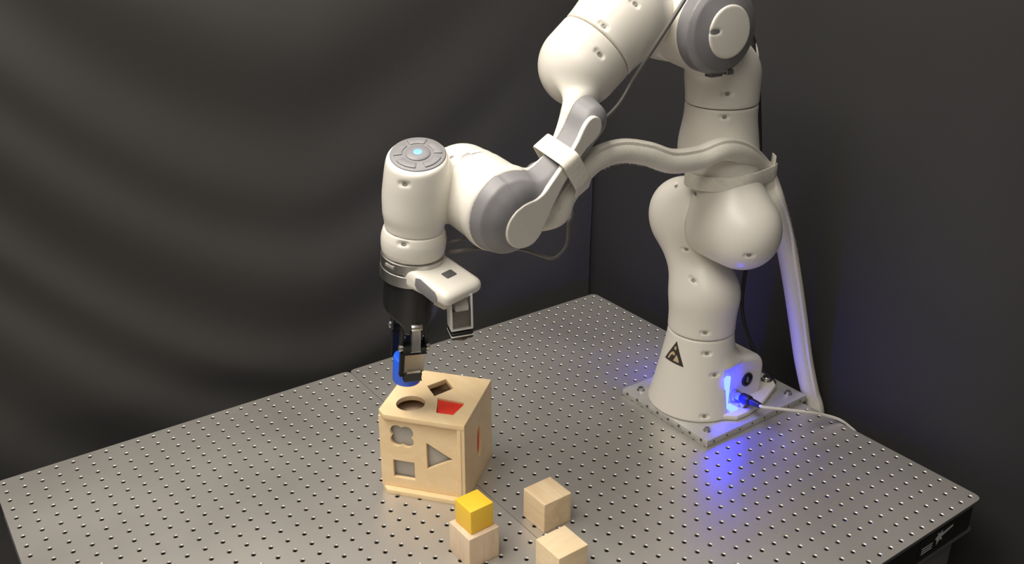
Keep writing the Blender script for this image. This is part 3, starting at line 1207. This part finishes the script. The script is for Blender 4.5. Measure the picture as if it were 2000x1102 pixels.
WC = thing('camera_housing', 'white sloped camera housing clamped beside the gripper coupling ring', 'camera', hp(.06, YC, .12))
hs = sdf_obj('housing', f_house, *bounds([hp(-.01, YC - HWY, .075), hp(.105, YC + HWY, .12), hp(0.1, YC - HWY, .12), hp(0, YC + HWY, .08)], .014), .0016, m_white, WC)
zt = lambda x: .0835 + .16 * x
P = rounded_rect(-.0085, .0085, -.0062, .0062, .002)
ta = HX + HG * .16
ta /= np.linalg.norm(ta)
tb = HY
tn = np.cross(ta, tb)
tn = tn if tn @ g7 < 0 else -tn
c0 = H7 + .062 * HX + (YC + .003) * HY + zt(.062) * HG
bmobj('housing_window', prism_bm(rounded_rect(-.0062, .0062, -.0095, .0095, .002), .0012, c0 - tn * .0004, ta, tb, tn, .0003), m_covdark, hs, label='small dark grey window')
c0 = H7 + .060 * HX + (YC - HWY - .0006) * HY + .1045 * HG
bmobj('side_panel', prism_bm([(-.020, -.0105), (-.012, -.0125), (.014, -.004), (.0185, .002), (.0185, .009), (.012, .0115), (-.016, .0050), (-.0205, .000)], .0014, c0, HX, HG, HY, .0004), m_cover, hs, label='grey side panel')

# clear cased camera hanging below the housing
cc = H7 + .083 * HX + .0065 * HY + .142 * HG
KX = .83 * HX - .55 * HY        # faces the photographer
KX /= np.linalg.norm(KX)
KY = np.cross(g7, KX)
KY = KY if KY @ V3(.58, .81, 0) > 0 else -KY
KZ = g7 + .10 * KY
KZ /= np.linalg.norm(KZ)
KY = KY - KZ * (KY @ KZ)
KY /= np.linalg.norm(KY)
CM = thing('camera', 'small clear cased camera with a lens ring hanging under the white housing', 'camera', cc + KZ * .04)


def kp(x, y, z):
    return cc + x * KX + y * KY + z * KZ


def frame_bm(w0, w1, z0, z1, t, x0, x1, bev=.0015):
    bm = bmesh.new()
    def bar(c, h):
        b2 = box_bm(kp(*c), h, (KX, KY, KZ), bev)
        me = bpy.data.meshes.new('t')
        b2.to_mesh(me)
        bm.from_mesh(me)
        bpy.data.meshes.remove(me)
        b2.free()
    xm, xh = (x0 + x1) / 2, (x1 - x0) / 2
    bar((xm, w0 + t / 2, (z0 + z1) / 2), (xh, t / 2, (z1 - z0) / 2))
    bar((xm, w1 - t / 2, (z0 + z1) / 2), (xh, t / 2, (z1 - z0) / 2))
    bar((xm, (w0 + w1) / 2, z0 + t / 2), (xh, (w1 - w0) / 2, t / 2))
    bar((xm, (w0 + w1) / 2, z1 - t / 2), (xh, (w1 - w0) / 2, t / 2))
    return bm


bmobj('case', frame_bm(-.0155, .0155, -.031, .0235, .0032, -.010, .0115), m_tie, CM, label='translucent plastic case')
bmobj('case_window', box_bm(kp(.0100, 0, -.004), (.0008, .0125, .0245), (KX, KY, KZ), .0003), m_clear, CM, label='clear front window')
bmobj('sensor_body', box_bm(kp(-.002, 0, .0085), (.0085, .0118, .0125), (KX, KY, KZ), .001), m_board, CM, label='grey sensor body inside the case')
bmobj('white_glint_block', box_bm(kp(.0005, .001, -.0100), (.0085, .0090, .0045), (KX, KY, KZ), .001), newmat('white_glint_block', (.85, .85, .84), .3), CM)  # white block stands in for a bright highlight on the case
bmobj('bezel', box_bm(kp(0, 0, .0318), (.0122, .0152, .0056), (KX, KY, KZ), .0025, 3), m_blackm, CM, label='black bezel')
bmobj('bezel_band', box_bm(kp(0, 0, .0315), (.0126, .0156, .0011), (KX, KY, KZ), .0006), m_tie, CM)
bmobj('lens_ring', lathe_bm(kp(0, 0, .0370), KZ, [(.0105, 0), (.0105, .0030), (.0085, .0040), (.0075, .0030)], 24), m_lens, CM, label='brown lens ring')
bmobj('lens', lathe_bm(kp(0, 0, .0380), KZ, [(.0074, 0), (.0074, .0020), (.004, .0030)], 20), m_glass, CM)
bmobj('bracket', box_bm(kp(-.008, -.018, -.016), (.006, .006, .010), (KX, KY, KZ), .002), m_strap, CM, label='cream mounting bracket')
bmobj('bracket_arm', box_bm(H7 + .060 * HX + .000 * HY + .132 * HG, (.010, .010, .008), (HX, HY, HG), .002), m_strap, CM)

# ------------------------------------------------------------------ blocks
cyl_c = gp(0, 0, .250)
BC = lathe_bm(cyl_c, g7, [(.0185, 0), (.0198, .0006), (.0205, .0022), (.0205, .0388), (.0198, .0404), (.0185, .041)], 56)
tag(bmobj('cylinder_block', BC, m_blue, None), 'blue cylinder block held in the gripper above the box', 'block')


def cube(name, x, y, z, yaw, s, mat, label, cat='block', group=None, bev=.0011):
    bm = bmesh.new()
    bmesh.ops.create_cube(bm, size=s)
    bevel(bm, bev, 3)
    bmesh.ops.translate(bm, verts=bm.verts, vec=(0, 0, s / 2))
    o = bmobj(name, bm, mat, None, org=(0, 0, 0))
    o.location = (x, y, z)
    o.rotation_euler = (0, 0, yaw)
    o['label'], o['category'] = label, cat
    if group:
        o['group'] = group
    return o


GW = 'plain wooden cubes on the table'
cube('wooden_cube', .5467, -.5501, 0, .0131, .0490, m_beech, 'bare wooden cube with two-tone top standing alone, whole in view', group=GW)
cube('wooden_cube', .6461, -.6025, 0, .0073, .0494, m_beech3, 'bare wooden cube in front, cut off by the bottom edge of the photo', group=GW)
cube('wooden_cube', .5479, -.6767, 0, .0135, .0490, m_beech2, 'bare wooden cube carrying the yellow cube on top', group=GW)
cube('yellow_cube', .5462, -.6750, .0490, .03, .0372, m_yellow, 'bright yellow cube stacked on a bare wooden cube')

# ------------------------------------------------------------------ shape-sorting box
BL = V3(.3501, -.7160, 0)
bu = V3(math.cos(.6845), math.sin(.6845), 0)
bd = V3(-bu[1], bu[0], 0)                      # into the box, away from the front
BWID, DEP, HGT, TH = .1352, .138, .1383, .0080


box = thing('shape_sorter', 'pale plywood shape-sorting box with cut-out holes, under the gripper', 'toy box', BL + bu * BWID / 2 + bd * DEP / 2)


def bx(u, d, z):
    return BL + u * bu + d * bd + z * Z0


def plate_holes(name, outline, holes, o, ax, ay, th, mat, parent, bev=.0007, label=None):
    """flat panel with real cut-outs: filled 2D curve, extruded, bevelled, turned into a mesh"""
    cu = bpy.data.curves.new('c', 'CURVE')
    cu.dimensions = '2D'
    cu.fill_mode = 'BOTH'
    cu.extrude = th / 2 - bev
    cu.bevel_depth = bev
    cu.bevel_resolution = 1
    cu.offset = -bev
    for P in [outline] + holes:
        sp = cu.splines.new('POLY')
        sp.points.add(len(P) - 1)
        for k, q in enumerate(P):
            sp.points[k].co = (q[0], q[1], 0, 1)
        sp.use_cyclic_u = True
    ob = bpy.data.objects.new('c', cu)
    COL.objects.link(ob)
    dg = bpy.context.evaluated_depsgraph_get()
    me = bpy.data.meshes.new_from_object(ob.evaluated_get(dg))
    ax, ay, o = np.array(ax, float), np.array(ay, float), np.array(o, float)
    az = np.cross(ax, ay)
    V = np.array([o + v.co.x * ax + v.co.y * ay + (v.co.z + th / 2) * az for v in me.vertices])
    F = [tuple(p.vertices) for p in me.polygons]
    bpy.data.objects.remove(ob)
    bpy.data.curves.remove(cu)
    bpy.data.meshes.remove(me)
    return obj(name, V, F, mat, parent, auto=30, label=label)


def circ(cx, cy, r, n=40, ry=None):
    return [(cx + r * math.cos(2 * math.pi * k / n), cy + (ry or r) * math.sin(2 * math.pi * k / n)) for k in range(n)]


# top board (u across the front, v into the box)
ch = .012
top_out = [(ch, 0), (BWID, 0), (BWID, DEP), (0, DEP), (0, ch)]
hole_circ = (.0395, .0395)
hole_dia = [(.0668, .0684), (.0867, .0970), (.0669, .1214), (.0460, .0932)]
trap = [(.0848, .0250), (.1101, .0253), (.1165, .0555), (.1151, .0620), (.0734, .0646)]
top_out = [(p[0], p[1]) for p in top_out]
plate_holes('top_panel', top_out, [circ(*hole_circ, .0212, 48), hole_dia, trap], bx(0, 0, HGT - TH), bu, bd, TH, m_ply, box)
plate_holes('bottom_panel', [(ch, -.002), (BWID, -.002), (BWID, DEP), (0, DEP), (0, ch)], [], bx(0, 0, 0), bu, bd, TH, m_ply, box)
# front board, set back under the lip
clover = []
for k in range(64):
    a = 2 * math.pi * k / 64
    r = 0
    for m_ in range(4):                                     # four round lobes
        e_ = a - math.pi / 4 - m_ * math.pi / 2
        if math.cos(e_) > 0 and abs(.0105 * math.sin(e_)) < .0105:
            r = max(r, .0105 * math.cos(e_) + math.sqrt(max(0, .0105 ** 2 - (.0105 * math.sin(e_)) ** 2)))
    clover.append((.036 + r * math.cos(a), .0995 + r * math.sin(a)))
sqh = [(.0202, .0258), (.0538, .0258), (.0538, .0562), (.0202, .0562)]
tri = [(.0740, .0490), (.1140, .0725), (.0740, .0948)]
FB = .0075
fw_ = BWID - .012
plate_holes('front_panel', [(.0005, TH + .0002), (fw_, TH + .0002), (fw_, HGT - TH - .0002), (.0005, HGT - TH - .0002)], [clover, sqh, tri], bx(0, FB, 0) + bd * .006, bu, Z0, .006, m_ply, box)
# side boards
plate_holes('side_panel', [(0.0005, TH + .0002), (DEP, TH + .0002), (DEP, HGT - TH - .0002), (.0005, HGT - TH - .0002)], [circ(.0710, .0685, .0105, 40, .0268)], bx(BWID - .0115, 0, 0), bd, Z0, .0115, m_ply, box)
bmobj('side_panel', box_bm(bx(.004, (DEP + .0145) / 2, HGT / 2), (.0035, (DEP - .0145) / 2, HGT / 2 - TH - .0003), (bu, bd, Z0), .0006), m_ply, box)
bmobj('back_panel', box_bm(bx(BWID / 2, DEP - .004, HGT / 2), (BWID / 2 - .0125, .0035, HGT / 2 - TH - .0003), (bu, bd, Z0), .0006), m_ply, box)
bmobj('corner_groove', box_bm(bx(BWID - .0060, -.0001, HGT / 2), (.0006, .0006, HGT / 2 - TH - .0005), (bu, bd, Z0), 0), m_beech, box)
bmobj('front_lining', box_bm(bx(BWID / 2 - .003, FB + .0095, HGT / 2), (BWID / 2 - .016, .0012, HGT / 2 - TH - .001), (bu, bd, Z0), .0003), m_sheet, box, label='pale grey sheet behind the front cut-outs')
bmobj('added_hole_board', box_bm(bx(BWID / 2 - .003, .0205 + (DEP - .031) / 2, .114), (BWID / 2 - .0125, (DEP - .034) / 2, .002), (bu, bd, Z0), .0004), wood('brown_hole_board', (.36, .26, .18), (.42, .31, .22), (6, 40, 40), 3.), box, label='added brown board under the top holes, set high to catch light')  # board added close under the holes so their insides look lighter
# blocks sitting in the holes
ti = [(.0855, .0258), (.1095, .0260), (.1157, .0556), (.1145, .0612), (.0744, .0637)]
tag(bmobj('trapezoid_block', prism_bm(ti, .022, bx(0, 0, HGT - .0245), bu, bd, Z0, .0008), m_red, None), 'red trapezoid block filling its hole in the top of the box', 'block')
tag(bmobj('oval_block', prism_bm(circ(.0710, .0685, .0097, 40, .0260), .018, bx(BWID - .0215, 0, 0), bd, Z0, bu, .0008), m_red, None), 'red oval block set in the hole of the box side', 'block')

# ------------------------------------------------------------------ braided cable sleeve, straps and cables
HOSE = [[0.432, -0.5596, 0.4242], [0.4718, -0.4932, 0.4295], [0.4855, -0.483, 0.4606], [0.4835, -0.4584, 0.4841], [0.4826, -0.4271, 0.5021], [0.4799, -0.3815, 0.5053], [0.4841, -0.3366, 0.4951], [0.4898, -0.2911, 0.4775], [0.4957, -0.2419, 0.4755], [0.5071, -0.2041, 0.4853], [0.5073, -0.1581, 0.4715], [0.4986, -0.1058, 0.4377], [0.5031, -0.0856, 0.4068], [0.5128, -0.0772, 0.3755], [0.5061, -0.03, 0.2972], [0.5138, -0.01, 0.2302], [0.5226, 0.008, 0.1566], [0.5316, 0.028, 0.0742], [0.5455, 0.042, 0.0085], [0.561, 0.047, -0.0356], [0.571, 0.05, -0.14], [0.571, 0.05, -0.5]]
sec = []
for k in range(40):
    a = 2 * math.pi * k / 40
    rr = .91 + .19 * k / 40
    sec.append((rr * math.cos(a), rr * math.sin(a)))
HR = .0160
hose_w = lambda f: 1.0 + .10 * math.exp(-((f - .24) / .07) ** 2) - .05 * math.exp(-((f - .75) / .2) ** 2)
HS = thing('cable_sleeve', 'white braided cable sleeve looping from the forearm to the shoulder and down behind the table', 'cable sleeve', HOSE[-1])
tube('sleeve', HOSE, HR, m_sleeve, HS, n=10, section=sec, up0=(.62, -.3, .70), rfun=hose_w, auto=28, fixed=(.50, -.30, .62))
# frayed fibres on the underside of the loop and beside the shoulder
cl = catmull(HOSE, 40)
FV, FF = [], []
rnd = random.Random(3)
for k in range(420):
    i = rnd.choice([rnd.randint(165, 300), rnd.randint(165, 240), rnd.randint(500, 580)])
    c = cl[i]
    t = cl[i + 1] - cl[i - 1]
    t /= np.linalg.norm(t)
    d = V3(rnd.uniform(-.5, .5), rnd.uniform(-.5, .5), -1) if i < 400 else V3(.6, .8, rnd.uniform(-.4, .4))
    d -= t * (d @ t)
    d /= np.linalg.norm(d)
    L = rnd.uniform(.001, .0042)
    side = np.cross(d, t)
    p0 = c + d * HR * .97
    p1 = p0 + d * L + t * rnd.uniform(-.003, .003) + side * rnd.uniform(-.002, .002)
    w = .00022
    b0 = len(FV)
    FV += [p0 + t * w, p0 - t * w * .5 + side * w, p0 - t * w * .5 - side * w, p1]
    FF += [(b0, b0 + 1, b0 + 3), (b0 + 1, b0 + 2, b0 + 3), (b0 + 2, b0, b0 + 3)]
fr_ = obj('frayed_fibre', FV, FF, m_sleeve, HS)
fr_['kind'] = 'stuff'


def hull(P):
    P = sorted(set((round(x, 6), round(y, 6)) for x, y in P))
    def half(pts):
        o = []
        for q in pts:
            while len(o) > 1 and (o[-1][0] - o[-2][0]) * (q[1] - o[-2][1]) - (o[-1][1] - o[-2][1]) * (q[0] - o[-2][0]) <= 0:
                o.pop()
            o.append(q)
        return o
    a, b = half(P), half(P[::-1])
    return a[:-1] + b[:-1]


def strap(name, label, o, ax, ay, az, P, width, thick, tilt=(0, 0)):
    """band of given width (along az) and thickness wrapped round the hull of the 2D points P in plane (ax, ay)"""
    hp_ = np.array(hull(P))
    seg = np.linalg.norm(np.roll(hp_, -1, 0) - hp_, axis=1)
    L = np.r_[0, np.cumsum(seg)]
    n = 72
    u = np.linspace(0, L[-1], n, endpoint=False)
    cl_ = np.vstack([hp_, hp_[:1]])
    q = np.stack([np.interp(u, L, cl_[:, 0]), np.interp(u, L, cl_[:, 1])], 1)
    for _ in range(2):
        q = .25 * np.roll(q, 1, 0) + .5 * q + .25 * np.roll(q, -1, 0)
    tt = np.roll(q, -1, 0) - np.roll(q, 1, 0)
    tt /= np.linalg.norm(tt, axis=1)[:, None]
    nr = np.stack([tt[:, 1], -tt[:, 0]], 1)
    prof = [(.0002, -.5), (thick * .8, -.5), (thick, -.42), (thick, .42), (thick * .8, .5), (.0002, .5)]
    V, F = [], []
    m = len(prof)
    for i in range(n):
        for off, h in prof:
            x, y = q[i] + nr[i] * (off + .0006)
            V.append(o + x * ax + y * ay + (h * width + tilt[0] * x + tilt[1] * y) * az)
    for i in range(n):
        for j in range(m):
            F.append((i * m + j, i * m + (j + 1) % m, ((i + 1) % n) * m + (j + 1) % m, ((i + 1) % n) * m + j))
    bm = bmesh.new()
    vs = [bm.verts.new(v) for v in V]
    for f in F:
        bm.faces.new([vs[k] for k in f])
    bmesh.ops.recalc_face_normals(bm, faces=bm.faces)
    return tag(bmobj(name, bm, m_strap, None, auto=50), label, 'strap')


def near_hose(o, az):
    d = [abs((c - o) @ az) + .5 * np.linalg.norm(c - o) for c in cl]
    return cl[int(np.argmin(d))]


# strap round the forearm blade
o = J6P + up5 * .106
azs = up5 + .10 * wv + .06 * n6
azs /= np.linalg.norm(azs)
axs = n6 - azs * (n6 @ azs)
axs /= np.linalg.norm(axs)
ays = np.cross(azs, axs)
hc = near_hose(o + wv * .045 + n6 * .06, azs) - o
P = [(t, w) for t in (.050, .1165) for w in (-.006, .041)]
P = [((t * n6 + w * wv) @ axs, (t * n6 + w * wv) @ ays) for t, w in P]
P += [(hc @ axs + HR * 1.05 * math.cos(a), hc @ ays + HR * 1.05 * math.sin(a)) for a in np.linspace(0, 6.2, 24)]
strap('strap', 'white hook-and-loop strap tying the sleeve to the forearm', o, axs, ays, azs, P, .026, .0024)
# strap round the shoulder tube
o = J2 + u3 * .078
P = [((n2 * .018) @ n2 + .0575 * math.cos(a), .0575 * math.sin(a)) for a in np.linspace(0, 6.2, 48)]
ayy = np.cross(u3, n2)
hc = near_hose(o + .085 * V3(.583, .813, 0), u3) - o
hx, hy = hc @ n2, hc @ ayy
P += [(hx + HR * 1.02 * math.cos(a), hy + HR * 1.02 * math.sin(a)) for a in np.linspace(0, 6.2, 24)]
strap('strap', 'white hook-and-loop strap tying the sleeve to the shoulder, loose end sticking up', o, n2, ayy, u3, P, .0225, .0024, tilt=(.10, .03))
st2 = bpy.data.objects['strap.001']
bmobj('strap_end', box_bm(near_hose(J2 + u3 * .090 + .085 * V3(.583, .813, 0), u3) + V3(.583, .813, 0) * .0185 + Z0 * .010, (.0095, .0013, .0135), (V3(.813, -.583, 0), V3(.583, .813, 0), Z0), .0008), m_strap, st2, label='loose strap end')

# black cables
CAX = [J6P + a * up5 + b * wv + c * n6 for a, b, c in ((.135, .047, .040), (.105, .046, .030), (.072, .045, .018))]
CA = [[0.5208, -0.3085, 0.7217], [0.5092, -0.3398, 0.6698], [0.4767, -0.3594, 0.6051], [0.4716, -0.3917, 0.5623], CAX[0], CAX[1], CAX[2], [0.4632, -0.4562, 0.4342], [0.4706, -0.4632, 0.4116], [0.4779, -0.4727, 0.3857], [0.4739, -0.4898, 0.3708], [0.4616, -0.5045, 0.374], [0.4483, -0.5185, 0.3798], [0.4358, -0.5426, 0.3858], [0.4332, -0.5706, 0.3907], [0.4322, -0.596, 0.3952], [0.4262, -0.6144, 0.3942], [0.415, -0.624, 0.391]]
CB = [[0.42, -0.49, 0.425], [0.4334, -0.5235, 0.3905], [0.4249, -0.5564, 0.3998], [0.4244, -0.5896, 0.4064], [0.4229, -0.6127, 0.4080], [0.412, -0.624, 0.4045]]
CC = [[0.4571, -0.1116, 0.6411], [0.4641, -0.1013, 0.6048], [0.4639, -0.0832, 0.5306], [0.4691, -0.0734, 0.4482], [0.4649, -0.0592, 0.3759], [0.4527, -0.0489, 0.2889], [0.4468, -0.0491, 0.2256], [0.448, -0.0487, 0.1626], [0.4585, -0.0378, 0.1086], [0.482, -0.0196, 0.0527], [0.4964, 0.0054, 0.0155]]
tag(tube('black_cable', CA, .0028, m_cable, sides=10), 'black cable running down the forearm and looping below the wrist', 'cable')
tag(tube('black_cable', CB, .0020, m_cable, sides=10), 'short thin black cable from the wrist to the camera housing, upper of two', 'cable')
cc_ = tag(tube('black_cable', CC, .0036, m_blackc, sides=10), 'black cable hanging behind the right side of the upper arm down to the plate', 'cable')
TIE = [[0.4573, -0.1145, 0.6369], [0.4629, -0.1065, 0.6249], [0.4678, -0.1027, 0.6085], [0.4672, -0.0981, 0.5911]]
tag(tube('cable_tie', TIE, .0016, m_tie, sides=8), 'pale cable tie beside the elbow cover', 'cable tie')

# white cable with its plug in the base
p0, p1 = V3(.507, -.117, .0400), V3(.565, -.117, .0452)
pd = (p1 - p0) / np.linalg.norm(p1 - p0)
WCB = thing('white_cable', 'white cable plugged into the robot base, trailing over the table edge', 'cable', p0)
bmobj('plug_nose', lathe_bm(p0 + pd * .006, pd, [(.0075, 0), (.0075, .011), (.0066, .0115), (.0066, .0125)], 20), m_silver, WCB, label='metal plug nose')
bmobj('plug', lathe_bm(p0 + pd * .0182, pd, [(.0082, 0), (.0088, .001), (.0088, .0165), (.0078, .0185), (.0062, .0195)], 20), m_blackm, WCB, label='black plug body')
bmobj('strain_relief', lathe_bm(p0 + pd * .0375, pd, [(.0062, 0), (.0060, .010), (.0048, .0195), (.0034, .0205)], 18), m_blackm, WCB)
tube('cord', [p0 + pd * .056, p1 + pd * .006] + [[.5896, -.088, .0401], [.6094, -.052, .0322], [.6195, -.015, .0179], [.6329, .012, .0052], [.6466, .026, -.0085], [.6594, .030, -.018]] + [[.69, .036, -.05], [.70, .04, -.3]], .0026, m_wcable, WCB, sides=10)
